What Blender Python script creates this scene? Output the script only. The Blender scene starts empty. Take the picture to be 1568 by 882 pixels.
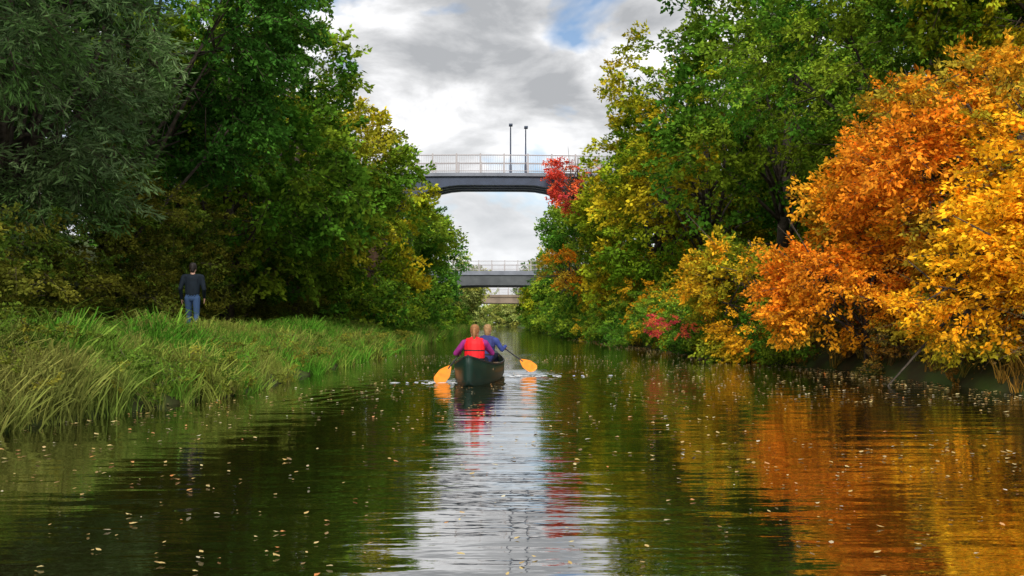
import bpy, math, random
import numpy as np
from mathutils import Vector, Matrix, noise as mnoise
random.seed(5); rng=np.random.default_rng(11)
scene=bpy.context.scene
rad=math.radians
REAL=True

# ------------------------------------------------------------------ helpers
def link(o,parent=None):
    scene.collection.objects.link(o)
    if parent is not None: o.parent=parent
    return o
def empty(name):
    e=bpy.data.objects.new(name,None); e.empty_display_size=.3; return link(e)
def mesh_obj(name,V,F,mats=(),parent=None,smooth=False,mi=None,do_link=True):
    me=bpy.data.meshes.new(name); me.from_pydata([tuple(v) for v in V],[],[tuple(f) for f in F])
    for m in mats: me.materials.append(m)
    if mi is not None: me.polygons.foreach_set('material_index',np.asarray(mi,dtype=np.int32))
    if smooth: me.polygons.foreach_set('use_smooth',np.ones(len(me.polygons),dtype=bool))
    me.update()
    o=bpy.data.objects.new(name,me)
    if do_link: link(o,parent)
    return o
class MB:
    """mesh builder"""
    def __init__(s): s.V=[];s.F=[];s.M=[]
    def add(s,V,F,m=0):
        b=len(s.V); s.V+= [tuple(v) for v in V]; s.F+=[tuple(i+b for i in f) for f in F]; s.M+=[m]*len(F)
    def box(s,a,b,m=0):
        x0,y0,z0=a;x1,y1,z1=b
        s.add([(x0,y0,z0),(x1,y0,z0),(x1,y1,z0),(x0,y1,z0),(x0,y0,z1),(x1,y0,z1),(x1,y1,z1),(x0,y1,z1)],
              [(0,3,2,1),(4,5,6,7),(0,1,5,4),(1,2,6,5),(2,3,7,6),(3,0,4,7)],m)
    def tube(s,P,R,n=8,m=0):
        P=[np.array(p,float) for p in P]; V=[];F=[]
        for i,p in enumerate(P):
            d=P[min(i+1,len(P)-1)]-P[max(i-1,0)]; d/=np.linalg.norm(d)+1e-9
            a=np.cross(d,[0.13,.21,.97] if abs(d[2])<.9 else [1,0.1,0]); a/=np.linalg.norm(a); b=np.cross(d,a)
            for k in range(n):
                t=2*math.pi*k/n; V.append(p+R[i]*(math.cos(t)*a+math.sin(t)*b))
        for i in range(len(P)-1):
            for k in range(n): F.append((i*n+k,i*n+(k+1)%n,(i+1)*n+(k+1)%n,(i+1)*n+k))
        F.append(tuple(range(n))[::-1]); F.append(tuple((len(P)-1)*n+k for k in range(n)))
        s.add(V,F,m)
    def obj(s,name,mats,parent=None,smooth=False,do_link=True): return mesh_obj(name,s.V,s.F,mats,parent,smooth,s.M,do_link)

def mat(name,col,rough=.7,spec=.3,noise=0,nscale=5,col2=None,bump=0,metal=0):
    m=bpy.data.materials.new(name); m.use_nodes=True; nt=m.node_tree; b=nt.nodes['Principled BSDF']
    b.inputs['Base Color'].default_value=(*col,1); b.inputs['Roughness'].default_value=rough
    b.inputs['Specular IOR Level'].default_value=spec; b.inputs['Metallic'].default_value=metal
    if noise:
        tc=nt.nodes.new('ShaderNodeTexCoord'); n=nt.nodes.new('ShaderNodeTexNoise'); n.inputs['Scale'].default_value=nscale; n.inputs['Detail'].default_value=8
        nt.links.new(tc.outputs['Object'],n.inputs['Vector'])
        cr=nt.nodes.new('ShaderNodeValToRGB'); c2=col2 or tuple(c*(1-noise) for c in col)
        cr.color_ramp.elements[0].position=.35; cr.color_ramp.elements[1].position=.65
        cr.color_ramp.elements[0].color=(*c2,1); cr.color_ramp.elements[1].color=(*col,1)
        nt.links.new(n.outputs['Fac'],cr.inputs['Fac']); nt.links.new(cr.outputs['Color'],b.inputs['Base Color'])
        if bump:
            bp=nt.nodes.new('ShaderNodeBump'); bp.inputs['Strength'].default_value=bump; bp.inputs['Distance'].default_value=.05
            nt.links.new(n.outputs['Fac'],bp.inputs['Height']); nt.links.new(bp.outputs['Normal'],b.inputs['Normal'])
    return m

def leaf_mat(name,trans=.25):
    m=bpy.data.materials.new(name); m.use_nodes=True; nt=m.node_tree; nt.nodes.clear(); N=nt.nodes.new; L=nt.links.new
    out=N('ShaderNodeOutputMaterial'); at=N('ShaderNodeAttribute'); at.attribute_type='GEOMETRY' if REAL else 'INSTANCER'; at.attribute_name='tint'
    # per-leaf brightness stored on the spray meshes
    a2=N('ShaderNodeAttribute'); a2.attribute_type='GEOMETRY'; a2.attribute_name='leafvar'
    mul=N('ShaderNodeVectorMath'); mul.operation='SCALE'; L(at.outputs['Color'],mul.inputs[0]); L(a2.outputs['Fac'],mul.inputs['Scale'])
    d=N('ShaderNodeBsdfDiffuse'); t=N('ShaderNodeBsdfTranslucent')
    L(mul.outputs[0],d.inputs['Color']); L(mul.outputs[0],t.inputs['Color'])
    mx=N('ShaderNodeMixShader'); mx.inputs[0].default_value=trans; L(d.outputs[0],mx.inputs[1]); L(t.outputs[0],mx.inputs[2])
    L(mx.outputs[0],out.inputs['Surface']); return m

M_leaf=leaf_mat('leaf'); M_reed=leaf_mat('reed_blade',.2)
M_twig=mat('twig',(.08,.06,.04),.9)
M_bark=mat('bark',(.10,.08,.06),.9,.2,.6,9,bump=.8)

# ------------------------------------------------------------------ terrain fns
def edgeL(y): return np.interp(y,[0,9,14,30,400],[-5.3,-5.0,-4.0,-3.8,-3.8])
def edgeR(y): return np.interp(y,[0,20,31,60,100,400],[8.2,7.9,6.8,6.0,5.4,5.2])
def sstep(a,b,x):
    t=np.clip((x-a)/(b-a),0,1); return t*t*(3-2*t)
def ground_z(x,y):
    x=np.asarray(x,float); y=np.asarray(y,float)
    eL=edgeL(y); eR=edgeR(y)
    dl=eL-x; dr=x-eR
    zl=.25*sstep(-.25,.7,dl)+.5*sstep(.4,2.9,dl)+ 2.6*sstep(5.5,14,dl)+4.5*sstep(12,30,dl)
    zr=.55*sstep(-.2,.8,dr)+3.0*sstep(.8,8,dr)+4.0*sstep(8,26,dr)
    zl2=-.55+zl+.55*sstep(-.25,.05,dl); zr2=-.55+zr+.55*sstep(-.25,.05,dr)
    out=np.where(dl>-.6,zl2,np.where(dr>-.6,zr2,-.9))
    und=.08*np.sin(x*1.7+y*.6)*np.sin(y*1.1-x*.4)
    return out+und*np.where((dl>1)|(dr>.6),1,0)*np.where((dl>1)&(dl<5),.25,1)

xs=np.unique(np.concatenate([-np.geomspace(30,1500,14),np.arange(-30,-9,1.2),np.arange(-9,-2.6,.25),np.arange(-2.6,4.4,1.4),np.arange(4.4,10,.25),np.arange(10,30,1.2),np.geomspace(30,1500,14)]))
ys=np.unique(np.concatenate([-np.geomspace(4,1500,14),np.arange(-4,60,.6),np.arange(60,220,3),np.geomspace(220,2500,20)]))
X,Y=np.meshgrid(xs,ys); Z=ground_z(X,Y)
end=sstep(255,285,Y); Z=Z*(1-end)+end*np.maximum(Z,1.2)
V=np.stack([X.ravel(),Y.ravel(),Z.ravel()],1); nx=len(xs)
F=[(j*nx+i,j*nx+i+1,(j+1)*nx+i+1,(j+1)*nx+i) for j in range(len(ys)-1) for i in range(nx-1)]
M_ground=mat('ground_soil_grass',(.06,.10,.02),.95,.1,.5,1.3,(.05,.045,.02),bump=.6)
mesh_obj('ground',V,F,[M_ground],smooth=True)

yy=np.arange(-4,240,.8); TV=[];TF=[]
for i,y in enumerate(yy):
    for x in (-8.3,-7.9,-7.4,-6.95):
        TV.append((x+.12*math.sin(y*.3),y,float(ground_z(x+.12*math.sin(y*.3),y))+.02))
for i in range(len(yy)-1):
    for k in range(3): TF.append((i*4+k,i*4+k+1,i*4+k+5,i*4+k+4))
mesh_obj('towpath',TV,TF,[mat('gravel',(.22,.19,.15),.95,.1,.4,25,bump=.5)])

# ------------------------------------------------------------------ water
bl=np.array([-.97,16.75]); br=np.array([.62,18.9])
wx=np.unique(np.concatenate([np.arange(-12,-4.6,1),np.arange(-4.6,8,.07),np.arange(8,14,1)]))
wy=np.unique(np.concatenate([np.arange(-30,2,2),np.arange(2,11,.25),np.arange(11,24,.05),np.arange(24,60,.5),np.arange(60,300,4)]))
WX,WY=np.meshgrid(wx,wy)
def ring(c,lam,amp,dec):
    r=np.hypot(WX-c[0],WY-c[1]); return amp*np.sin(2*math.pi*r/lam)*np.exp(-r/dec)*sstep(0,.25,r)
WZ=ring(bl,.40,.014,.9)+ring(br,.42,.014,1.4)+ring((-.3,15.6),.5,.0030,.9)
for sx in(-1,1):
    dd=(WX+.35)*sx-(18.5-WY)*.36-.2
    WZ+=.0045*np.sin(dd*2*math.pi/.42)*np.exp(-(dd/.8)**2)*sstep(19,17,WY)*sstep(11,14,WY)
WZ*=sstep(23.5,21,WY)*sstep(10.5,12.5,WY)
V=np.stack([WX.ravel(),WY.ravel(),WZ.ravel()],1); nx=len(wx)
F=[(j*nx+i,j*nx+i+1,(j+1)*nx+i+1,(j+1)*nx+i) for j in range(len(wy)-1) for i in range(nx-1)]
mw=bpy.data.materials.new('canal_water'); mw.use_nodes=True; nt=mw.node_tree; nt.nodes.clear(); N=nt.nodes.new; L=nt.links.new
out=N('ShaderNodeOutputMaterial'); tc=N('ShaderNodeTexCoord')
def nz(scale,sx,sy,det=3):
    mp=N('ShaderNodeMapping'); mp.inputs['Scale'].default_value=(sx,sy,1); L(tc.outputs['Object'],mp.inputs['Vector'])
    n=N('ShaderNodeTexNoise'); n.inputs['Scale'].default_value=scale; n.inputs['Detail'].default_value=det; L(mp.outputs[0],n.inputs['Vector']); return n.outputs['Fac']
n1=nz(1.0,.55,2.3,3); n2=nz(3.2,.8,2.2,3); n3=nz(.25,1,1,2)
a=N('ShaderNodeMath');a.operation='MULTIPLY_ADD'; L(n2,a.inputs[0]);a.inputs[1].default_value=.22;L(n1,a.inputs[2])
msk=N('ShaderNodeMapRange');msk.inputs['From Min'].default_value=.35;msk.inputs['From Max'].default_value=.65;msk.inputs['To Min'].default_value=.45;msk.inputs['To Max'].default_value=1.;L(n3,msk.inputs['Value'])
h=N('ShaderNodeMath');h.operation='MULTIPLY';L(a.outputs[0],h.inputs[0]);L(msk.outputs[0],h.inputs[1])
bp=N('ShaderNodeBump');bp.inputs['Strength'].default_value=1;bp.inputs['Distance'].default_value=.018;L(h.outputs[0],bp.inputs['Height'])
fr=N('ShaderNodeFresnel');fr.inputs['IOR'].default_value=1.45;L(bp.outputs[0],fr.inputs['Normal'])
fm=N('ShaderNodeMath');fm.operation='MULTIPLY_ADD';fm.use_clamp=True;L(fr.outputs[0],fm.inputs[0]);fm.inputs[1].default_value=.45;fm.inputs[2].default_value=.60
df=N('ShaderNodeBsdfDiffuse');df.inputs['Color'].default_value=(.020,.019,.004,1)
gl=N('ShaderNodeBsdfGlossy');gl.inputs['Roughness'].default_value=.03;L(bp.outputs[0],gl.inputs['Normal'])
mx=N('ShaderNodeMixShader');L(fm.outputs[0],mx.inputs[0]);L(df.outputs[0],mx.inputs[1]);L(gl.outputs[0],mx.inputs[2]);L(mx.outputs[0],out.inputs[0])
mesh_obj('canal_water',V,F,[mw],smooth=True)

mf=bpy.data.materials.new('fallen_leaf');mf.use_nodes=True;nt=mf.node_tree;b=nt.nodes['Principled BSDF'];g=nt.nodes.new('ShaderNodeNewGeometry');cr=nt.nodes.new('ShaderNodeValToRGB')
e=cr.color_ramp.elements; e[0].color=(.14,.08,.02,1); e[1].color=(.6,.55,.38,1); e[1].position=1
for p,c in((.3,(.45,.30,.08,1)),(.6,(.5,.42,.18,1)),(.75,(.5,.16,.02,1)),(.85,(.3,.22,.08,1))): q=e.new(p);q.color=c
nt.links.new(g.outputs['Random Per Island'],cr.inputs[0]);nt.links.new(cr.outputs[0],b.inputs['Base Color']);b.inputs['Roughness'].default_value=.5
mb=MB()
def fleaf(x,y,s):
    a=random.uniform(0,6.28); c,sn=math.cos(a),math.sin(a); z=.008
    P=[(-.5,0,0),(-.2,.28,.006),(.15,.26,.004),(.5,0,.01),(.15,-.26,.008),(-.2,-.28,.003)]
    mb.add([(x+s*(c*p[0]-sn*p[1]),y+s*(sn*p[0]+c*p[1]),z+p[2]*s/.08*random.uniform(.6,2.2)) for p in P],[(0,1,2,3,4,5)][:1])
for i in range(5200):
    y=3.2+ (random.random()**1.35)*28; x=random.uniform(float(edgeL(y))-.1,float(edgeR(y)))
    if mnoise.noise(Vector((x*.35,y*.25,1)))+random.uniform(-.3,.5)+(.15 if x>1.5 else -.02)<0.1: continue
    fleaf(x,y,random.uniform(.02,.065)*(1 if y>7 else .75))
for i in range(1500):
    y=random.uniform(9,60); x=float(edgeR(y))-abs(random.gauss(0,.6)); fleaf(x,y,random.uniform(.04,.09))
mb.obj('floating_leaves',[mf])
# foam flecks where the paddles break the surface
mb=MB()
for (cx,cy),n,sp in ((bl,30,.5),(br,44,.9)):
    for i in range(n):
        x=cx+random.gauss(0,sp)*(1 if i%2 else .5); y=cy+random.gauss(0,.12); s=random.uniform(.02,.09)*(1 if i%3 else .5)
        ix,iy=int(np.searchsorted(wx,x)),int(np.searchsorted(wy,y)); z=float(WZ[iy,ix])+.004
        P=[(x+s*math.cos(k)*random.uniform(.7,1.3),y+s*.4*math.sin(k),z+(.008 if k in(1,2) else 0)) for k in (0,1,2,3,4,5)]; mb.add(P,[(0,1,2,3,4,5)])
mb.obj('splash_foam',[mat('foam',(.62,.64,.65),.5)])

# ------------------------------------------------------------------ foliage sprays
def coll(name): return bpy.data.collections.new(name)
def leafquad(mb,p,d,nrm,Lf,W):
    s=np.cross(nrm,d); s/=np.linalg.norm(s)+1e-9; n=np.cross(d,s)
    mb.add([p,p+d*Lf*.45+s*W*.5-n*W*.12,p+d*Lf-n*Lf*.12,p+d*Lf*.45-s*W*.5-n*W*.12],[(0,1,2,3)],0)
def unit(v): return v/(np.linalg.norm(v)+1e-9)
def addvar(o,per,lo=.5,hi=1.5):
    me=o.data; n=len(me.vertices); v=np.empty(n,dtype=np.float32)
    vals={}
    for p in me.polygons:
        key=p.vertices[0]//per
        x=vals.get(key)
        if x is None: x=vals[key]=float(rng.uniform(lo,hi))
        for i in p.vertices: v[i]=x
    a=me.attributes.new('leafvar','FLOAT','POINT'); a.data.foreach_set('value',v); return o
def spray(nl,Lf,W,R,droop,up=.9):
    mb=MB(); end=np.array([R,0,-droop]); P0=np.array([-.25*R,0,0.05])
    subs=[]; tw=[]
    for i in range(8):
        t=i/8*.9; b=P0*(1-t)+end*t; side=1 if i%2 else -1
        a=side*rng.uniform(.5,1.1); ln=R*(.75-.35*t)*rng.uniform(.7,1.1)
        e=b+np.array([math.cos(a)*ln,math.sin(a)*ln,rng.uniform(-.15,.12)*R*1.4-droop*.4*ln]); subs.append((b,e))
        if i%2==0: tw.append((b,e))
    subs.append((P0,end))
    for i in range(nl):
        b,e=subs[rng.integers(len(subs))]; t=rng.random()**.8; p=b*(1-t)+e*t+rng.normal(0,.03,3)*R*1.5
        d=unit(unit(e-b)+rng.normal(0,.75,3)*np.array([1,1,.6])); n=unit(np.array([0,0,up])+rng.normal(0,.65,3))
        leafquad(mb,p,d,n,Lf*rng.uniform(.6,1.25),W*rng.uniform(.7,1.2))
    mb.tube([P0,end],[.010,.003],3,1)
    for b,e in tw[:2]: mb.tube([b,e],[.006,.002],3,1)
    return mb
C_leaf=coll('leaf_sprays'); C_will=coll('willow_sprays'); C_reed=coll('reed_tufts'); C_far=coll('far_sprays'); C_twig=coll('bare_sprays')
for i in range(5): C_leaf.objects.link(addvar(spray(85,.125,.078,.62,.12).obj('leaf_spray_%d'%i,[M_leaf,M_twig],do_link=False),4))
for i in range(4): C_will.objects.link(addvar(spray(100,.19,.036,.75,.55,.4).obj('willow_spray_%d'%i,[M_leaf,M_twig],do_link=False),4))
for i in range(4): C_far.objects.link(addvar(spray(56,.22,.145,.85,.15).obj('far_spray_%d'%i,[M_leaf,M_twig],do_link=False),4))
for i in range(3): C_twig.objects.link(addvar(spray(22,.07,.045,.8,.1).obj('bare_spray_%d'%i,[M_leaf,M_twig],do_link=False),4))
for i in range(5):
    mb=MB()
    for k in range(26):
        a=rng.uniform(0,6.28); r=abs(rng.normal(0,.14)); p=np.array([r*math.cos(a),r*math.sin(a),-.05]); h=rng.uniform(.3,1.0); w=rng.uniform(.009,.016)
        la=rng.uniform(0,6.28); lean=np.array([math.cos(la),math.sin(la),0])*rng.uniform(.1,.9)*h; s=np.array([-math.sin(la+1),math.cos(la+1),0])
        pts=[p,p+lean*.25+[0,0,h*.45],p+lean*.6+[0,0,h*.78],p+lean*1.25+[0,0,h*(.95-.5*rng.random())]]
        ws=[w,w,w*.7]
        VV=[]
        for q,wi in zip(pts[:3],ws): VV+=[q-s*wi,q+s*wi]
        VV.append(pts[3]); mb.add(VV,[(0,1,3,2),(2,3,5,4),(4,5,6)],0)
    C_reed.objects.link(addvar(mb.obj('reed_tuft_%d'%i,[M_reed],do_link=False),7))

def gn_group(c):
    ng=bpy.data.node_groups.new('scatter_'+c.name,'GeometryNodeTree'); ng.is_modifier=True
    ng.interface.new_socket('Geometry',in_out='INPUT',socket_type='NodeSocketGeometry'); ng.interface.new_socket('Geometry',in_out='OUTPUT',socket_type='NodeSocketGeometry')
    N=ng.nodes.new; L=ng.links.new; gi=N('NodeGroupInput'); go=N('NodeGroupOutput'); ip=N('GeometryNodeInstanceOnPoints'); ci=N('GeometryNodeCollectionInfo')
    ci.inputs['Collection'].default_value=c; ci.inputs['Separate Children'].default_value=True; ci.inputs['Reset Children'].default_value=True
    def na(n,t): x=N('GeometryNodeInputNamedAttribute'); x.data_type=t; x.inputs['Name'].default_value=n; return x.outputs['Attribute']
    L(gi.outputs[0],ip.inputs['Points']); L(ci.outputs[0],ip.inputs['Instance']); ip.inputs['Pick Instance'].default_value=True
    L(na('vi','INT'),ip.inputs['Instance Index']); L(na('rot','FLOAT_VECTOR'),ip.inputs['Rotation']); L(na('scl','FLOAT'),ip.inputs['Scale'])
    if REAL:
        ri=N('GeometryNodeRealizeInstances'); L(ip.outputs[0],ri.inputs[0]); L(ri.outputs[0],go.inputs[0])
    else: L(ip.outputs[0],go.inputs[0])
    return ng
GN={c.name:gn_group(c) for c in (C_leaf,C_will,C_reed,C_far,C_twig)}
TOT=[0]
def scatter(name,P,rot,scl,tint,c,parent=None):
    me=bpy.data.meshes.new(name); n=len(P); TOT[0]+=n; me.vertices.add(n); me.vertices.foreach_set('co',np.asarray(P,dtype=np.float32).ravel())
    a=me.attributes.new('rot','FLOAT_VECTOR','POINT'); a.data.foreach_set('vector',np.asarray(rot,dtype=np.float32).ravel())
    a=me.attributes.new('scl','FLOAT','POINT'); a.data.foreach_set('value',np.asarray(scl,dtype=np.float32))
    a=me.attributes.new('vi','INT','POINT'); a.data.foreach_set('value',rng.integers(0,len(c.objects),n).astype(np.int32))
    a=me.attributes.new('tint','FLOAT_COLOR','POINT'); t=np.ones((n,4),dtype=np.float32); t[:,:3]=tint; a.data.foreach_set('color',t.ravel())
    me.update(); o=bpy.data.objects.new(name,me); link(o,parent); md=o.modifiers.new('scatter','NODES'); md.node_group=GN[c.name]; return o

PAL={'dark':[(.045,.14,.02),(.07,.20,.024),(.12,.26,.03)],
 'mid':[(.065,.18,.016),(.13,.26,.022),(.24,.34,.025)],
 'willow':[(.12,.21,.08),(.18,.27,.11),(.10,.20,.05)],
 'olive':[(.15,.18,.025),(.25,.24,.03),(.10,.17,.02)],
 'yg':[(.14,.26,.015),(.32,.37,.018),(.56,.44,.02)],
 'lgreen':[(.10,.22,.018),(.20,.30,.022),(.38,.36,.025)],
 'amber':[(.14,.25,.02),(.42,.36,.02),(.80,.42,.02)],
 'yellow':[(.88,.52,.02),(.88,.40,.015),(.50,.44,.03)],
 'orange':[(.78,.29,.02),(.84,.39,.02),(.40,.32,.03)],
 'red':[(.75,.09,.06),(.8,.20,.05),(.6,.05,.08)],
 'brown':[(.18,.11,.035),(.12,.14,.025),(.34,.18,.03)],
 'pale':[(.36,.42,.12),(.50,.48,.10),(.24,.34,.07)],
 'reed':[(.075,.22,.018),(.13,.30,.028),(.24,.29,.05)]}
def tint_for(P,pal,patch=.35,seed=0):
    cols=np.array(PAL[pal]); out=np.empty((len(P),3))
    for i,p in enumerate(P):
        v=mnoise.noise(Vector((p[0]*patch+seed,p[1]*patch,p[2]*patch)))*1.6+.5+random.gauss(0,.22); v=min(max(v,0),.999)*2
        k=int(v); f=v-k; out[i]=(cols[k]*(1-f)+cols[min(k+1,2)]*f)*random.uniform(.72,1.25)
    return out
def crown(name,c,R,n,pal,cl,parent,nl=24,scale=1.,pexp=2.7,patch=.35,lobe=.36,minz=None):
    c=np.array(c,float);R=np.array(R,float)
    D=rng.normal(size=(nl,3)); D/=(np.abs(D)**pexp).sum(1,keepdims=True)**(1/pexp)
    LC=c+D*R*(1-lobe)*rng.uniform(.8,1.04,(nl,1)); LR=lobe*np.mean(R)*rng.uniform(.65,1.3,nl)
    k=rng.choice(nl,n,p=LR**2/(LR**2).sum()); d=rng.normal(size=(n,3)); d/=np.linalg.norm(d,axis=1,keepdims=True)
    r=LR[k]*(.6+.45*rng.random(n)**.6); P=LC[k]+d*r[:,None]*np.array([1,1,.85])
    q=(np.abs((P-c)/R)**pexp).sum(1)**(1/pexp); gz=ground_z(P[:,0],P[:,1]); keep=(q>.6)&(P[:,2]>np.maximum(gz,0)+.12)
    if minz is not None: keep&=P[:,2]>minz
    P=P[keep]; d=d[keep]; n=len(P)
    o=d*.7+(P-c)/R*.7; yaw=np.arctan2(o[:,1],o[:,0])+rng.normal(0,.6,n)
    pitch=rng.normal(0.12,.38,n)-np.clip(o[:,2],-.8,.9)*.5; roll=rng.normal(0,.5,n)
    rot=np.stack([roll,pitch,yaw],1)
    scatter(name,P,rot,rng.uniform(.7,1.3,n)*scale,tint_for(P,pal,patch,c[0]),cl,parent)
    return LC
def tree(name,x,y,R,zc,n,pal,cl=C_leaf,trunk=.22,scale=1.,base=None,**kw):
    e=empty(name); bx,by=base or (x,y); gz=float(ground_z(bx,by)); c=(x,y,zc)
    LC=crown('crown',c,R,n,pal,cl,e,scale=scale,**kw)
    mb=MB(); top=zc+R[2]*.45; lean=rng.uniform(-.5,.5,2)
    B=np.array([bx,by,gz-.3]); Cc=np.array([x+lean[0]*.6,y+lean[1]*.6,zc]); M1=B*.55+Cc*.45+np.array([.25*(bx-x),0,.2])
    mb.tube([B,M1,Cc,(x+lean[0],y+lean[1],top)],[trunk*1.3,trunk,trunk*.7,trunk*.25],9)
    for q in LC:
        s=rng.uniform(.25,.9); b=(B*(1-s*2)+M1*s*2) if s<.5 else (M1*(2-2*s)+Cc*(2*s-1))
        m=(b+q)/2+rng.normal(0,.25,3)+np.array([0,0,.3]); mb.tube([b,m,q],[trunk*.38,trunk*.24,.03],6)
        for _ in range(3): mb.tube([m*.4+q*.6,q+rng.normal(0,.7,3)],[.03,.008],4)
    mb.obj('trunk_and_limbs',[M_bark],e,smooth=True); return e

# left bank
tree('willow_tree',-12.6,16.5,(4.6,4.2,6),8.2,1700,'willow',C_will,.3,1.15)
tree('willow_tree',-11.6,21.5,(3.4,3,4.8),7.6,900,'willow',C_will,.2,1.15,minz=2.9)
tree('oak_tree',-11.0,26,(5.4,4.6,6.2),9.2,2400,'dark',minz=3.0,scale=1.1)
tree('oak_tree',-10.0,34,(5.4,5,6.0),8.0,1600,'mid',C_far,minz=2.2,scale=.9)
tree('alder_tree',-9.3,42,(5.2,4.6,5.8),7.2,1300,'lgreen',C_far,scale=.9)
tree('ash_tree',-8.7,50.5,(5.1,4.6,6.4),7.3,1150,'yg',C_far)
tree('oak_tree',-8.9,66,(5.4,5,6.2),6.9,850,'mid',C_far,scale=1.1)
tree('alder_tree',-8.6,80,(5.0,6,6.2),6.8,750,'mid',C_far,scale=1.2)
tree('oak_tree',-8.4,95,(4.9,6,5.6),6.6,700,'dark',C_far,scale=1.25)
tree('birch_tree',-7.6,123,(5.6,6,5.6),6,600,'pale',C_far,scale=1.5)
tree('alder_tree',-9.0,150,(5.0,9,5.0),5.5,500,'mid',C_far,scale=1.8)
for (x,y) in ((-19,24),(-18.5,38),(-18,52),(-18,70)): tree('lime_tree',x,y,(5.5,6.5,7),10,600,'dark',C_far,scale=1.7)
# right bank
tree('hawthorn_tree',11.3,19.5,(5.0,3.6,2.8),4.1,2000,'orange',trunk=.14,lobe=.3,nl=32,scale=.85)
tree('hawthorn_tree',11.4,14.6,(3.6,2.9,2.4),3.3,1500,'yellow',trunk=.12,lobe=.3,nl=26,scale=.8)
tree('hawthorn_tree',8.9,15.8,(2.0,2.4,1.25),1.75,800,'yellow',trunk=.07,lobe=.34,nl=16,scale=.7)
tree('hawthorn_tree',8.2,20.0,(2.2,2.2,1.25),1.8,800,'orange',trunk=.07,lobe=.34,nl=16,scale=.7)
tree('hazel_tree',7.9,25.5,(2.7,2.6,1.7),1.8,1100,'amber',trunk=.08,lobe=.33,scale=.8,patch=.6)
tree('oak_tree',13.0,27,(6.2,5.0,6.6),8.6,2500,'mid',scale=1.1)
tree('maple_tree',14.8,21.5,(5.5,3.6,4.2),10.2,1500,'yg',scale=1.1)
tree('oak_tree',11.3,36,(5.6,5,7.2),8.4,1800,'mid',C_far,scale=.9,pexp=3.5)
tree('ash_tree',10.6,45,(5.6,4.8,8.2),8.6,1900,'yg',C_far,scale=.95,pexp=4.5,nl=32)
tree('oak_tree',9.8,53,(5.1,4.6,6.6),7.0,1250,'yg',C_far,pexp=3.5)
tree('rowan_tree',4.9,55,(1.6,1.8,2.7),9.9,170,'red',C_far,trunk=.09,scale=.6,nl=12,lobe=.42,base=(8.2,55.5))
tree('oak_tree',9.2,67,(5.3,5.5,6.2),6.8,850,'mid',C_far,scale=1.1)
tree('rowan_tree',4.6,60,(1.7,1.8,1.4),4.5,150,'orange',C_far,trunk=.07,scale=.7,nl=10,lobe=.42,base=(7.2,60))
tree('alder_tree',9.1,82,(5.0,6,6.2),6.8,750,'mid',C_far,scale=1.2)
tree('oak_tree',8.9,97,(4.7,6,5.8),6.4,700,'mid',C_far,scale=1.25)
tree('alder_tree',9.2,123,(4.9,8,5.5),5.8,500,'yg',C_far,scale=1.6)
tree('alder_tree',9.2,152,(5.0,10,5.0),5.3,500,'mid',C_far,scale=1.8)
for (x,y) in ((20,25),(20,38),(19,52),(19,70)): tree('lime_tree',x,y,(6,7,7.5),10.5,600,'mid',C_far,scale=1.7)

def bushes(name,fn,ys,pal,cl,per,rr,scale=.8):
    Ps=[];
    for y in ys:
        x,z=fn(y); r=rr*random.uniform(.6,1.4); n=per
        d=rng.normal(size=(n,3)); d/=np.linalg.norm(d,axis=1,keepdims=True)
        Ps.append(np.array([x+random.gauss(0,.3),y,z])+d*r*(.6+.5*rng.random((n,1)))*np.array([1,1,.9]))
    P=np.concatenate(Ps); gz=ground_z(P[:,0],P[:,1]); P=P[P[:,2]>np.maximum(gz,0)+.04]; n=len(P)
    rot=np.stack([rng.normal(0,.5,n),rng.normal(.05,.4,n),rng.uniform(0,6.28,n)],1)
    scatter(name,P,rot,rng.uniform(.6,1.2,n)*scale,tint_for(P,pal,.6,3.),cl)
bushes('hedge',lambda y:(-10.3+random.uniform(-.4,.4),2.0),np.arange(12,60,1.1),'olive',C_leaf,55,1.35)
bushes('hedge',lambda y:(-10.0,4.0),np.arange(24,60,1.6),'olive',C_leaf,50,1.5,.9)
bushes('hedge',lambda y:(-5.8,1.7),np.arange(40,150,2.2),'mid',C_far,30,1.7,1.)
bushes('undergrowth',lambda y:(float(edgeR(y))+.8,.55),np.arange(8,24,.6),'brown',C_leaf,30,.85,.55)
bushes('brambles',lambda y:(float(edgeR(y))+1.1,1.1),np.arange(8,26,.5),'brown',C_twig,26,1.1,.8)
bushes('undergrowth',lambda y:(float(edgeR(y))+random.uniform(.1,1.0),random.uniform(.6,1.6)),np.arange(23,60,.7),'mid',C_leaf,45,1.15,.8)
bushes('undergrowth',lambda y:(float(edgeR(y))+random.uniform(.2,1.2),random.uniform(.8,2.4)),np.arange(28,60,1.2),'amber',C_leaf,45,1.2,.85)
bushes('undergrowth',lambda y:(float(edgeR(y))+.4,random.uniform(2.5,6)),np.arange(54,58,.7),'lgreen',C_far,30,1.4,.8)
bushes('undergrowth',lambda y:(float(edgeR(y))+.7,1.5),np.arange(60,160,2.2),'mid',C_far,30,1.7,1.)
bushes('red_shrub',lambda y:(5.75,1.05),np.arange(28.6,29.2,.3),'red',C_leaf,20,.42,.45)
bushes('distant_trees',lambda y:(random.uniform(-45,45),random.uniform(1.5,4.5)),[random.uniform(235,300) for _ in range(80)],'pale',C_far,40,4,2.8)

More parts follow.
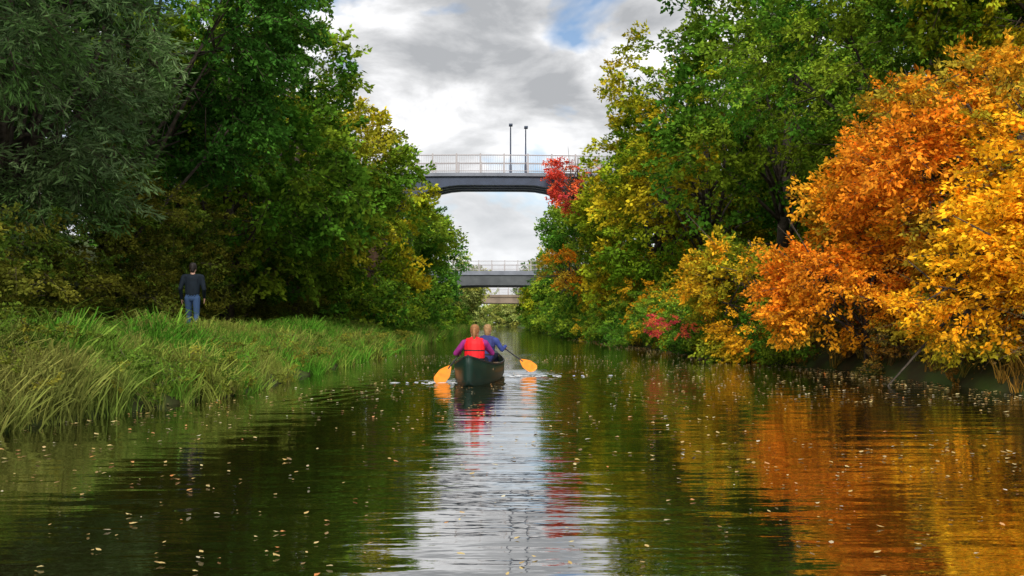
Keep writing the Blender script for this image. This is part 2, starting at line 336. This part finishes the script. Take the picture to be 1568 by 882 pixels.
def reeds(name,n,fx,y0,y1,sc,pal,pw=1.6,tintf=None,clump=0):
    y=y0+(y1-y0)*rng.random(n)**pw; x=fx(y,n); z=ground_z(x,y); k=(z>-.3); x,y,z=x[k],y[k],z[k]; n=len(x)
    P=np.stack([x,y,np.maximum(z,-.05)],1); rot=np.stack([rng.normal(0,.16,n),rng.normal(.06,.16,n),rng.uniform(0,6.28,n)],1)
    t=tint_for(P,pal,.8,7.)
    if tintf: t=tintf(P,t)
    s=sc*rng.uniform(.6,1.2,n)
    if clump: s*=np.array([1+clump*mnoise.noise(Vector((p[0]*.9,p[1]*.55,4.))) for p in P])
    scatter(name,P,rot,s,t,C_reed)
def dull(P,t):
    f=sstep(13.5,10,P[:,1])[:,None]*.7; r=rng.random((len(P),1)); f=np.where(r<.25,.7,f)
    return t*(1-f)+np.array([.20,.18,.05])*f
reeds('reeds',4200,lambda y,n:edgeL(y)+.15-3.0*rng.random(n)**.9,7,50,.56,'reed',1.5,dull,.9)
reeds('reeds',900,lambda y,n:edgeL(y)+.1-2.6*rng.random(n),50,130,1.1,'reed',1.3,dull)
reeds('verge_grass',1300,lambda y,n:-8.4-2.0*rng.random(n),8,60,.5,'reed',1.4,dull)
reeds('verge_grass',900,lambda y,n:edgeR(y)+.0+2.0*rng.random(n),8,90,.5,'brown',1.4)
bushes('bank_weeds',lambda y:(float(edgeL(y))-random.uniform(.1,2.4),random.uniform(.15,.55)),[8+34*random.random()**1.4 for _ in range(170)],'olive',C_leaf,9,.38,.36)
bushes('bank_weeds',lambda y:(float(edgeL(y))-random.uniform(.9,2.4),random.uniform(.5,1.0)),np.arange(8.6,12.5,.22),'olive',C_leaf,16,.5,.4)

# ------------------------------------------------------------------ bridges
M_conc=mat('bridge_concrete',(.24,.26,.31),.85,.2,.25,1.2,bump=.2); M_girder=mat('painted_steel_girder',(.05,.07,.12),.5,.4,.25,2)
M_rail=mat('railing_paint',(.42,.39,.40),.5,.4); M_brick=mat('abutment_brick',(.28,.17,.11),.9,.2,.4,6)
def bridge(name,yc,w,x0,x1,ztop,th,xa,xb,haunch,colg,lamps=(),camber=.25,h0=.35,deckm=None):
    e=empty(name); mb=MB(); xc=(xa+xb)/2; hw=(xb-xa)/2; n=48
    def zt(x): return ztop+camber*(1-((x-xc)/(max(abs(x0-xc),abs(x1-xc))))**2)
    X=np.linspace(x0,x1,n+1); ya,yb,t1=yc-w/2,yc+w/2,th*.3
    for a,b in zip(X[:-1],X[1:]):
        mb.add([(a,ya,zt(a)-t1),(b,ya,zt(b)-t1),(b,yb,zt(b)-t1),(a,yb,zt(a)-t1),(a,ya,zt(a)),(b,ya,zt(b)),(b,yb,zt(b)),(a,yb,zt(a))],[(0,3,2,1),(4,5,6,7),(0,1,5,4),(2,3,7,6)],0)
    mb.obj('deck',[deckm or M_conc],e)
    g=MB()
    def zb(x):
        u=min(abs((x-xc)/hw),1.15); return zt(x)-th-haunch*max(0,(u-h0)/(1-h0))**1.6
    for yg in np.linspace(yc-w/2+.25,yc+w/2-.25,4):
        for a,b in zip(X[:-1],X[1:]):
            y0,y1=yg-.1,yg+.1; ta,tb=zt(a)-t1,zt(b)-t1
            g.add([(a,y0,zb(a)),(b,y0,zb(b)),(b,y1,zb(b)),(a,y1,zb(a)),(a,y0,ta),(b,y0,tb),(b,y1,tb),(a,y1,ta)],[(0,3,2,1),(0,1,5,4),(2,3,7,6)],0)
            g.add([(a,y0-.12,zb(a)-.05),(b,y0-.12,zb(b)-.05),(b,y1+.12,zb(b)-.05),(a,y1+.12,zb(a)-.05),(a,y0-.12,zb(a)-.003),(b,y0-.12,zb(b)-.003),(b,y1+.12,zb(b)-.003),(a,y1+.12,zb(a)-.003)],[(0,3,2,1),(4,5,6,7),(0,1,5,4),(2,3,7,6)],0)
    for x in np.linspace(x0+1,x1-1,10): g.box((x-.05,yc-w/2+.36,zt(x)-th*.85),(x+.05,yc+w/2-.36,zt(x)-th*.4),0)
    g.obj('girders',[colg],e)
    p=MB()
    for x in (xa,xb): p.box((x-.45,yc-w/2+.2,-1),(x+.45,yc+w/2-.2,zt(x)-th-haunch-.06))
    p.box((x0-2,yc-w/2,-1),(x0+.6,yc+w/2,zt(x0)-th)); p.box((x1-.6,yc-w/2,-1),(x1+2,yc+w/2,zt(x1)-th)); p.obj('piers',[M_brick],e)
    r=MB()
    for yr in (yc-w/2+.06,yc+w/2-.06):
        for zz,rr in ((1.12,.035),(.62,.018),(.12,.02)): r.tube([(x,yr,zt(x)+zz) for x in X],[rr]*(n+1),6)
        for x in np.arange(x0,x1,1.5): r.box((x-.045,yr-.045,zt(x)),(x+.045,yr+.045,zt(x)+1.22))
        for x in np.arange(x0+.12,x1,.14): r.box((x-.008,yr-.008,zt(x)+.1),(x+.008,yr+.008,zt(x)+1.1))
    r.obj('railing',[M_rail],e)
    for lx,ly,hh in lamps:
        l=empty('street_lamp'); q=MB(); z=zt(lx)
        q.tube([(lx,ly,z),(lx,ly,z+1),(lx,ly,z+1.02),(lx,ly,z+hh)],[.09,.08,.055,.04],8)
        q.tube([(lx,ly,z+hh),(lx,ly-.3,z+hh+.06),(lx,ly-.5,z+hh+.05)],[.035,.03,.03],6); q.box((lx-.12,ly-.95,z+hh),(lx+.12,ly-.45,z+hh+.1))
        q.obj('lamp_post',[M_girder],l)
    return e
B1=58.5
bridge('footbridge',B1,3.2,-16,17,10.15,.72,-7.6,7.4,1.9,M_girder,lamps=((.95,B1+1.35,3.45),(1.95,B1+1.35,3.3)),camber=.4,h0=.30)
M_g2=mat('weathered_concrete',(.12,.13,.14),.85,.2,.3,1)
bridge('road_bridge',108,7,-20,20,6.85,1.6,-7.5,8,.4,M_g2)
M_g3=mat('brown_concrete',(.28,.22,.17),.85,.2,.3,1)
bridge('railway_bridge',150,7,-22,22,5.4,1.3,-7,7.6,.3,M_g3,deckm=M_g3)

# ------------------------------------------------------------------ canoe
H=np.array([-.40,16.9]); ang=rad(-4.2)
MC=Matrix.Translation((H[0],H[1],0))@Matrix.Rotation(ang,4,'Z')
def C(p): v=MC@Vector(p); return np.array(v)
y_s,y_b=-1.15,3.65; ce=empty('canoe'); NS=40; NP=17; V=[];F=[]
def hw(t): return .45*(1-abs(t)**2.4)**.8+.004
def sheer(t): return .33+.20*abs(t)**3.2
for i in range(NS+1):
    t=-1+2*i/NS; y=(y_s+y_b)/2+t*(y_b-y_s)/2; w=hw(t); zs=sheer(t); kz=-.09+.20*abs(t)**9
    for k in range(NP):
        a=-math.pi/2+math.pi*k/(NP-1); s=math.sin(a); c=math.cos(a)
        x=w*math.copysign(abs(s)**.62,s)*(1 if abs(s)<.98 else .97); z=zs-(zs-kz)*(c**.55)
        V.append(C((x,y+ (.10*t*(z-kz) if abs(t)>.9 else 0),z)))
for i in range(NS):
    for k in range(NP-1): F.append((i*NP+k,i*NP+k+1,(i+1)*NP+k+1,(i+1)*NP+k))
M_hull=mat('canoe_green_plastic',(.006,.028,.018),.45,.4,.3,3)
hull=mesh_obj('hull',V,F,[M_hull],ce,smooth=True); sd=hull.modifiers.new('s','SOLIDIFY'); sd.thickness=.018; sd.offset=0
g=MB()
for s in (0,NP-1): g.tube([V[i*NP+s] for i in range(NS+1)],[.018]*(NS+1),6)
g.obj('gunwales',[mat('gunwale_black',(.02,.02,.02),.5)],ce,smooth=True)
g=MB()
for yy0 in (-.12,2.28): 
    w=.36; P=[C((-w,yy0,.27)),C((w,yy0,.27)),C((w,yy0+.26,.27)),C((-w,yy0+.26,.27))]; Q=[p-np.array([0,0,.03]) for p in P]
    g.add(P+Q,[(0,1,2,3),(7,6,5,4),(0,4,5,1),(1,5,6,2),(2,6,7,3),(3,7,4,0)])
for yy0 in (1.0,-.75,3.1):
    t=(yy0-(y_s+y_b)/2)/((y_b-y_s)/2); w=hw(t)-.01; g.tube([C((-w,yy0,sheer(t)-.03)),C((w,yy0,sheer(t)-.03))],[.02,.02],6)
g.obj('seats_and_thwarts',[mat('ash_wood',(.35,.22,.11),.6,.3,.3,8)],ce)
g=MB()
for sgn in (-1,1):
    ts=[sgn*q for q in (.80,.86,.92,.97,.995)]; VV=[]
    for t in ts:
        y=(y_s+y_b)/2+t*(y_b-y_s)/2; w=hw(t); z=sheer(t)+.006; VV+=[C((-w,y,z)),C((0,y,z+.025)),C((w,y,z))]
    FF=[]
    for i in range(4):
        for k in range(2): FF.append((i*3+k,i*3+k+1,i*3+k+4,i*3+k+3))
    g.add(VV,FF)
g.obj('end_decks',[M_hull],ce,smooth=True)

# ------------------------------------------------------------------ figures
class Fig:
    def __init__(s): s.mb=MB(); s.lab=[]
    def cap(s,p0,p1,a0,a1,m,b0=None,b1=None,lat=None,n=14):
        p0=np.array(p0,float);p1=np.array(p1,float);b0=a0 if b0 is None else b0;b1=a1 if b1 is None else b1
        d=p1-p0;Ln=np.linalg.norm(d);d=unit(d); l=np.array(lat if lat is not None else ([1,0,0] if abs(d[0])<.8 else [0,1,0]),float)
        l=unit(l-d*np.dot(l,d)); w=np.cross(d,l); V=[];rows=[]
        for q in (-1,-.92,-.7,-.38): rows.append((p0+d*min(a0,b0)*q,math.sqrt(max(0,1-q*q)),0))
        rows.append((p0,1,0));rows.append(((p0+p1)/2,1,.5));rows.append((p1,1,1))
        for q in (.38,.7,.92,1): rows.append((p1+d*min(a1,b1)*q,math.sqrt(max(0,1-q*q)),1))
        rows=rows[1:-1]
        for c,k,t in rows:
            a=a0*(1-t)+a1*t;b=b0*(1-t)+b1*t
            for i in range(n): th=2*math.pi*i/n; V.append(c+k*(a*math.cos(th)*l+b*math.sin(th)*w))
        R=len(rows);F=[]
        for j in range(R-1):
            for i in range(n): F.append((j*n+i,j*n+(i+1)%n,(j+1)*n+(i+1)%n,(j+1)*n+i))
        F.append(tuple(range(n))[::-1]);F.append(tuple((R-1)*n+i for i in range(n)))
        s.mb.add(V,F); s.lab.append((p0,d,Ln,l,w,a0,a1,b0,b1,m))
    def ell(s,c,r,m):
        c=np.array(c,float); rz=r[2]; mn=min(r[0],r[1]); h=max(rz-mn,.0005); s.cap(c-[0,0,h],c+[0,0,h],r[0],r[0],m,r[1],r[1],lat=[1,0,0])
    def grip(s,Hc,sh,w,m,sk=1.):
        Hc=np.array(Hc,float);sh=unit(np.array(sh,float));w=np.array(w,float);w=unit(w-sh*np.dot(w,sh));n=np.cross(sh,w)
        s.cap(Hc+w*.034-sh*.024,Hc+w*.034+sh*.026,.030,.032,m,.014,.015,lat=n)
        for i,off in enumerate((-.033,-.011,.011,.033)):
            ln=(.86,.97,1.05,.98)[i]; pr=None
            for a in (25,80*ln,140*ln,200*ln):
                q=Hc+sh*off+.027*(math.cos(rad(a))*w+math.sin(rad(a))*n)
                if pr is not None: s.cap(pr,q,.0088,.008,m,n=8)
                pr=q
        pr=Hc+w*.036-n*.02+sh*.02
        for a in (-60,-110): 
            q=Hc+sh*.045+.029*(math.cos(rad(a))*w+math.sin(rad(a))*n); s.cap(pr,q,.0105,.0095,m,n=8); pr=q
        return Hc+w*.05-n*.035
    def build(s,name,mats,parent,T,vox=.0085):
        V=[np.array(T@Vector(v)) for v in s.mb.V]
        o=mesh_obj(name,V,s.mb.F,[],None); md=o.modifiers.new('r','REMESH'); md.mode='VOXEL'; md.voxel_size=vox
        sm=o.modifiers.new('s','SMOOTH'); sm.factor=.5; sm.iterations=2
        dg=bpy.context.evaluated_depsgraph_get(); me=bpy.data.meshes.new_from_object(o.evaluated_get(dg)); 
        o.modifiers.clear(); o.data=me; nf=len(me.polygons); cen=np.empty(nf*3,dtype=np.float32); me.polygons.foreach_get('center',cen); cen=cen.reshape(-1,3).astype(float)
        Ti=np.array(T.inverted()); cen=cen@Ti[:3,:3].T+Ti[:3,3]
        best=np.full(nf,1e9);mi=np.zeros(nf,dtype=np.int32)
        for (p0,d,Ln,l,w,a0,a1,b0,b1,m) in s.lab:
            r=cen-p0;t=r@d;tc=np.clip(t/max(Ln,1e-6),0,1);a=a0*(1-tc)+a1*tc;b=b0*(1-tc)+b1*tc;mn=np.minimum(a,b)
            ex=(t-tc*Ln)/mn; q=np.abs((np.sqrt((r@l/a)**2+(r@w/b)**2+ex**2)-1)*mn)
            k=q<best; best[k]=q[k]; mi[k]=m
        for m in mats: me.materials.append(m)
        me.polygons.foreach_set('material_index',mi); me.polygons.foreach_set('use_smooth',np.ones(nf,dtype=bool)); me.update()
        if parent: o.parent=parent
        return o
SKIN=mat('skin',(.55,.32,.23),.5,.4); 
def head(f,c,hair,tail,fw=(0,1)):
    x,y,z=c
    f.ell((x,y,z),(.076,.093,.118),0); f.cap((x,y+.045,z-.06),(x,y+.07,z-.075),.045,.035,0)
    f.cap((x,y+.092,z+.01),(x,y+.112,z-.022),.010,.015,0,n=8)
    for s in(-1,1):
        f.ell((x+s*.032,y+.083,z+.012),(.012,.009,.009),5); f.cap((x+s*.079,y-.005,z+.012),(x+s*.076,y,z-.022),.013,.010,0,b0=.02,b1=.014,lat=[1,0,0],n=8)
        f.cap((x+s*.02,y+.088,z+.032),(x+s*.047,y+.078,z+.032),.006,.005,hair,n=6)
    f.cap((x-.02,y+.09,z-.052),(x+.02,y+.09,z-.052),.007,.007,6,n=6)
    f.ell((x,y-.018,z+.025),(.087,.096,.108),hair); f.cap((x,y-.055,z-.01),(x,y-.06,z-.07),.062,.05,hair)
    if tail: f.cap((x,y-.1,z+.02),(x,y-.13,z-.06),.032,.034,hair); f.cap((x,y-.13,z-.06),(x,y-.12,z-.2),.034,.014,hair)
def paddler(name,T,sleeve,vest,hairc,tail,grips,shaft_dir,palm,leg,lean=(0,.03)):
    e=empty(name); f=Fig(); lx,ly=lean
    f.cap((0,0,.10),(0,-.01,.15),.175,.165,4,.13,.12,lat=[1,0,0]); f.cap((0,0,.14),(lx*.8,ly,.47),.150,.165,1,.11,.10,lat=[1,0,0])
    f.cap((lx*.2,ly*.2,.16),(lx*.85,ly,.47),.190,.195,2,.15,.145,lat=[1,0,0])
    for s in(-1,1): f.cap((lx+s*.10,ly-.01,.50),(lx+s*.13,ly+.01,.545),.055,.04,2,.07,.06,lat=[1,0,0])
    f.cap((lx,ly,.54),(lx*1.1,ly+.015,.60),.055,.05,0); hc=(lx*1.15,ly+.035,.715); head(f,hc,3,tail)
    f.cap((lx-.15,ly,.505),(lx+.15,ly,.505),.062,.062,1)
    for s,(gp,pd,el) in zip((-1,1),grips):
        wr=f.grip(gp,shaft_dir,pd,0); sh=np.array([lx+s*.195,ly,.495]); el=np.array(el); wr2=el+(wr-el)*.9
        f.cap(sh,el,.062,.048,1); f.cap(el,wr2,.047,.034,1); f.cap(wr2,wr,.028,.024,0)
    for s in(-1,1):
        k=(s*.17,.40,.17); a=(s*.15,.66,-.13); f.cap((s*.09,.03,.09),k,.088,.062,4); f.cap(k,a,.058,.04,4); f.cap(a,(s*.16,.80,-.15),.042,.036,5,.04,.028)
    f.build('body',[SKIN,sleeve,vest,hairc,leg,M_black,M_lip],e,T)
    g=MB()
    for zc,zw in ((.20,.016),(.36,.009)):
        t=(zc-.16)/.31; cx=lx*.2*(1-t)+lx*.85*t; cy=ly*.2*(1-t)+ly*t; a=.190*(1-t)+.195*t+.003; b=.15*(1-t)+.145*t+.003; VV=[];n=32
        for k in range(n):
            th=2*math.pi*k/n
            for dz in (-zw,zw): VV.append(T@Vector((cx+a*math.cos(th),cy+b*math.sin(th),zc+dz)))
        g.add(VV,[(2*k,2*((k+1)%n),2*((k+1)%n)+1,2*k+1) for k in range(n)])
    g.obj('vest_straps',[M_black],e,smooth=True); return e
M_black=mat('black_rubber',(.015,.015,.018),.6); M_lip=mat('lips',(.35,.10,.09),.5)
M_red=mat('red_buoyancy_aid',(.88,.012,.02),.6,.3,.25,14); M_mag=mat('purple_magenta_jacket',(.34,.03,.22),.7,.2,.3,12); M_blue=mat('blue_jacket',(.045,.07,.26),.7,.2,.3,12); M_vest2=mat('navy_vest',(.04,.05,.18),.7,.2,.3,12)
M_h1=mat('auburn_hair',(.34,.15,.055),.6,.3,.4,30); M_h2=mat('blond_hair',(.40,.23,.10),.6,.3,.4,30); M_jean=mat('dark_trousers',(.02,.025,.05),.9); M_orng=mat('orange_paddle',(.95,.28,.01),.4,.4,.25,9); M_shaft=mat('paddle_shaft',(.03,.03,.03),.4)
def paddle(name,top,blade,hor=0):
    top=np.array(top);blade=np.array(blade);d=unit(blade-top);e=empty(name);g=MB(); g.tube([top,blade-d*.12],[.0155,.0155],10)
    s=unit(np.cross(d,[0,1,0.15])) ; g.tube([top-s*.06,top+s*.06],[.017,.017],8); g.obj('shaft',[M_shaft],e,smooth=True)
    w=unit(np.cross(d,np.array([0,-1,.1+hor]))); nrm=unit(np.cross(w,d)); V=[];F=[];n=14
    for side in (1,-1):
        for i in range(n+1):
            u=i/n; x=-.20+.46*u; hwid=.115*min(1,(u/.5)**.8+.10)*(1-max(0,(u-.8)/.2)**2.2*.55)
            for v in (-1,-.5,0,.5,1): V.append(blade+d*x+w*hwid*v+nrm*(side*.006*(1-v*v)+.012*v*v))
    m=(n+1)*5
    for sidx in (0,1):
        for i in range(n):
            for k in range(4):
                q=(i*5+k,i*5+k+1,(i+1)*5+k+1,(i+1)*5+k); q=tuple(z+sidx*m for z in q); F.append(q if sidx==0 else q[::-1])
    for i in (0,n):
        for k in range(4): F.append((i*5+k,i*5+k+1,i*5+k+1+m,i*5+k+m))
    mesh_obj('blade',V,F,[M_orng],e,smooth=True)
    return d
T1=Matrix.Translation(C((0,0,.235)))@Matrix.Rotation(ang,4,'Z'); T1i=np.array(T1.inverted())
def loc(Ti,p): return Ti[:3,:3]@np.array(p)+Ti[:3,3]
tw=np.array([-.42,17.38,.86]); bw=np.array([-.95,16.85,.17]); paddle('paddle',tw,bw)
t1=loc(T1i,tw);b1=loc(T1i,bw);sd1=unit(b1-t1); gl1=t1+sd1*.50
paddler('canoeist',T1,M_mag,M_red,M_h1,True,[(gl1,(-.2,-.6,.8),(-.36,.10,.30)),(t1+sd1*.05,(.9,-.5,.4),(.31,.24,.30))],sd1,None,M_jean)
T2=Matrix.Translation(C((-.02,2.38,.235)))@Matrix.Rotation(ang-.1,4,'Z'); T2i=np.array(T2.inverted())
tw=np.array([-.16,19.75,.80]); bw=np.array([.64,19.0,.24]); paddle('paddle',tw,bw,.4)
t2=loc(T2i,tw);b2=loc(T2i,bw);sd2=unit(b2-t2); gr2=t2+sd2*.52
paddler('canoeist',T2,M_blue,M_vest2,M_h2,False,[(t2+sd2*.05,(-.9,-.5,.4),(-.31,.24,.30)),(gr2,(.2,-.6,.8),(.36,.10,.30))],sd2,None,M_jean,lean=(.05,.03))

# walker
wx0,wy0=-7.3,22.0; T3=Matrix.Translation((wx0,wy0,float(ground_z(wx0,wy0))+.03))@Matrix.Rotation(rad(8),4,'Z')
e=empty('walker'); f=Fig()
f.cap((0,0,.92),(0,0,1.0),.165,.155,4,.115,.11,lat=[1,0,0]); f.cap((0,0,1.0),(0,.02,1.36),.165,.19,1,.125,.125,lat=[1,0,0]); f.cap((-.16,.02,1.42),(.16,.02,1.42),.068,.068,1)
f.cap((0,.02,1.45),(0,.03,1.53),.056,.052,0); head(f,(0,.045,1.635),3,False)
for s,sh,el,wr in ((-1,(-.205,.02,1.41),(-.27,-.05,1.13),(-.26,.10,.90)),(1,(.205,.02,1.41),(.27,-.02,1.12),(.25,.16,.93))):
    f.cap(sh,el,.066,.052,1);f.cap(el,wr,.05,.036,1); f.cap(wr,np.array(wr)+[0,.03,-.06],.03,.036,0,.02,.018,lat=[0,1,0])
    for i in range(4):
        b=np.array(wr)+[0,.0+.019*i,-.085-.003*i]; f.cap(b,b+[-s*.004,.006,-.038],.009,.0085,0,n=8); f.cap(b+[-s*.004,.006,-.038],b+[-s*.018,.008,-.066],.0085,.008,0,n=8)
    b=np.array(wr)+[-s*.012,.055,-.04]; f.cap(b,b+[-s*.01,.03,-.05],.011,.009,0,n=8)
for s,kn,an,to in ((-1,(-.10,.14,.50),(-.10,.10,.10),(-.11,.26,.035)),(1,(.10,.03,.50),(.10,-.28,.14),(.11,-.16,.035))):
    f.cap((s*.09,0,.90),kn,.095,.066,4);f.cap(kn,an,.062,.042,4);f.cap(an,to,.045,.036,5)
f.build('body',[SKIN,mat('dark_jacket',(.012,.02,.03),.8,.2,.3,10),M_red,mat('dark_hair',(.02,.015,.012),.6),mat('blue_jeans',(.05,.10,.22),.9),mat('trainers',(.35,.08,.03),.6),M_lip],e,T3)

# ------------------------------------------------------------------ world, sun, camera
w=bpy.data.worlds.new('World'); scene.world=w; w.use_nodes=True; nt=w.node_tree; nt.nodes.clear(); N=nt.nodes.new; L=nt.links.new
sd=Vector((-.06,-.80,.62)).normalized(); el=math.asin(sd.z)
sky=N('ShaderNodeTexSky'); sky.sky_type='NISHITA'; sky.sun_disc=False; sky.sun_elevation=el; sky.sun_rotation=math.atan2(sd.x,sd.y)
tc=N('ShaderNodeTexCoord'); mp=N('ShaderNodeMapping'); mp.inputs['Scale'].default_value=(1,1,2.1); mp.inputs['Location'].default_value=(.35,0,.12); L(tc.outputs['Generated'],mp.inputs['Vector'])
def noi(s,d,ds=0):
    n=N('ShaderNodeTexNoise'); n.inputs['Scale'].default_value=s;n.inputs['Detail'].default_value=d;n.inputs['Roughness'].default_value=.55;n.inputs['Distortion'].default_value=ds;L(mp.outputs[0],n.inputs['Vector']);return n.outputs['Fac']
cr=N('ShaderNodeValToRGB'); L(noi(8,7,.3),cr.inputs[0]); e=cr.color_ramp.elements
e[0].position=.36;e[0].color=(3.4,3.5,3.65,1);e[1].position=.62;e[1].color=(8.4,8.4,8.5,1)
q=e.new(.48);q.color=(5.2,5.25,5.35,1)
cov=N('ShaderNodeMapRange');cov.inputs['From Min'].default_value=.37;cov.inputs['From Max'].default_value=.46;L(noi(4.2,5,.2),cov.inputs['Value'])
sep=N('ShaderNodeSeparateXYZ');L(tc.outputs['Generated'],sep.inputs[0])
def zr(a,b,c,d):
    m=N('ShaderNodeMapRange');m.inputs['From Min'].default_value=a;m.inputs['From Max'].default_value=b;m.inputs['To Min'].default_value=c;m.inputs['To Max'].default_value=d;L(sep.outputs['Z'],m.inputs['Value']);return m.outputs[0]
mh=N('ShaderNodeMixRGB');L(zr(0,.24,.75,0),mh.inputs[0]);L(cr.outputs[0],mh.inputs[1]);mh.inputs[2].default_value=(6.9,7.1,7.3,1)
mz=N('ShaderNodeMixRGB');L(zr(.34,.55,0,.8),mz.inputs[0]);L(mh.outputs[0],mz.inputs[1]);mz.inputs[2].default_value=(10,10,10.1,1)
ms=N('ShaderNodeMixRGB');L(cov.outputs[0],ms.inputs[0]);L(sky.outputs[0],ms.inputs[1]);L(mz.outputs[0],ms.inputs[2])
bg=N('ShaderNodeBackground');bg.inputs['Strength'].default_value=.14;L(ms.outputs[0],bg.inputs[0]);wo=N('ShaderNodeOutputWorld');L(bg.outputs[0],wo.inputs[0])
sl=bpy.data.lights.new('sun','SUN');sl.energy=3.0;sl.angle=rad(12);sl.color=(1,.94,.84);so=bpy.data.objects.new('sun',sl);link(so);so.rotation_euler=sd.to_track_quat('Z','Y').to_euler()
cam=bpy.data.cameras.new('camera');cam.lens=32;cam.clip_end=6000;cam.clip_start=.05;co=bpy.data.objects.new('camera',cam);link(co);co.location=(0,0,1.1);co.rotation_euler=(rad(92.2),0,rad(-1.0));scene.camera=co
scene.view_settings.view_transform='Standard';scene.view_settings.look='None';scene.view_settings.exposure=0
print('INSTANCES',TOT[0])
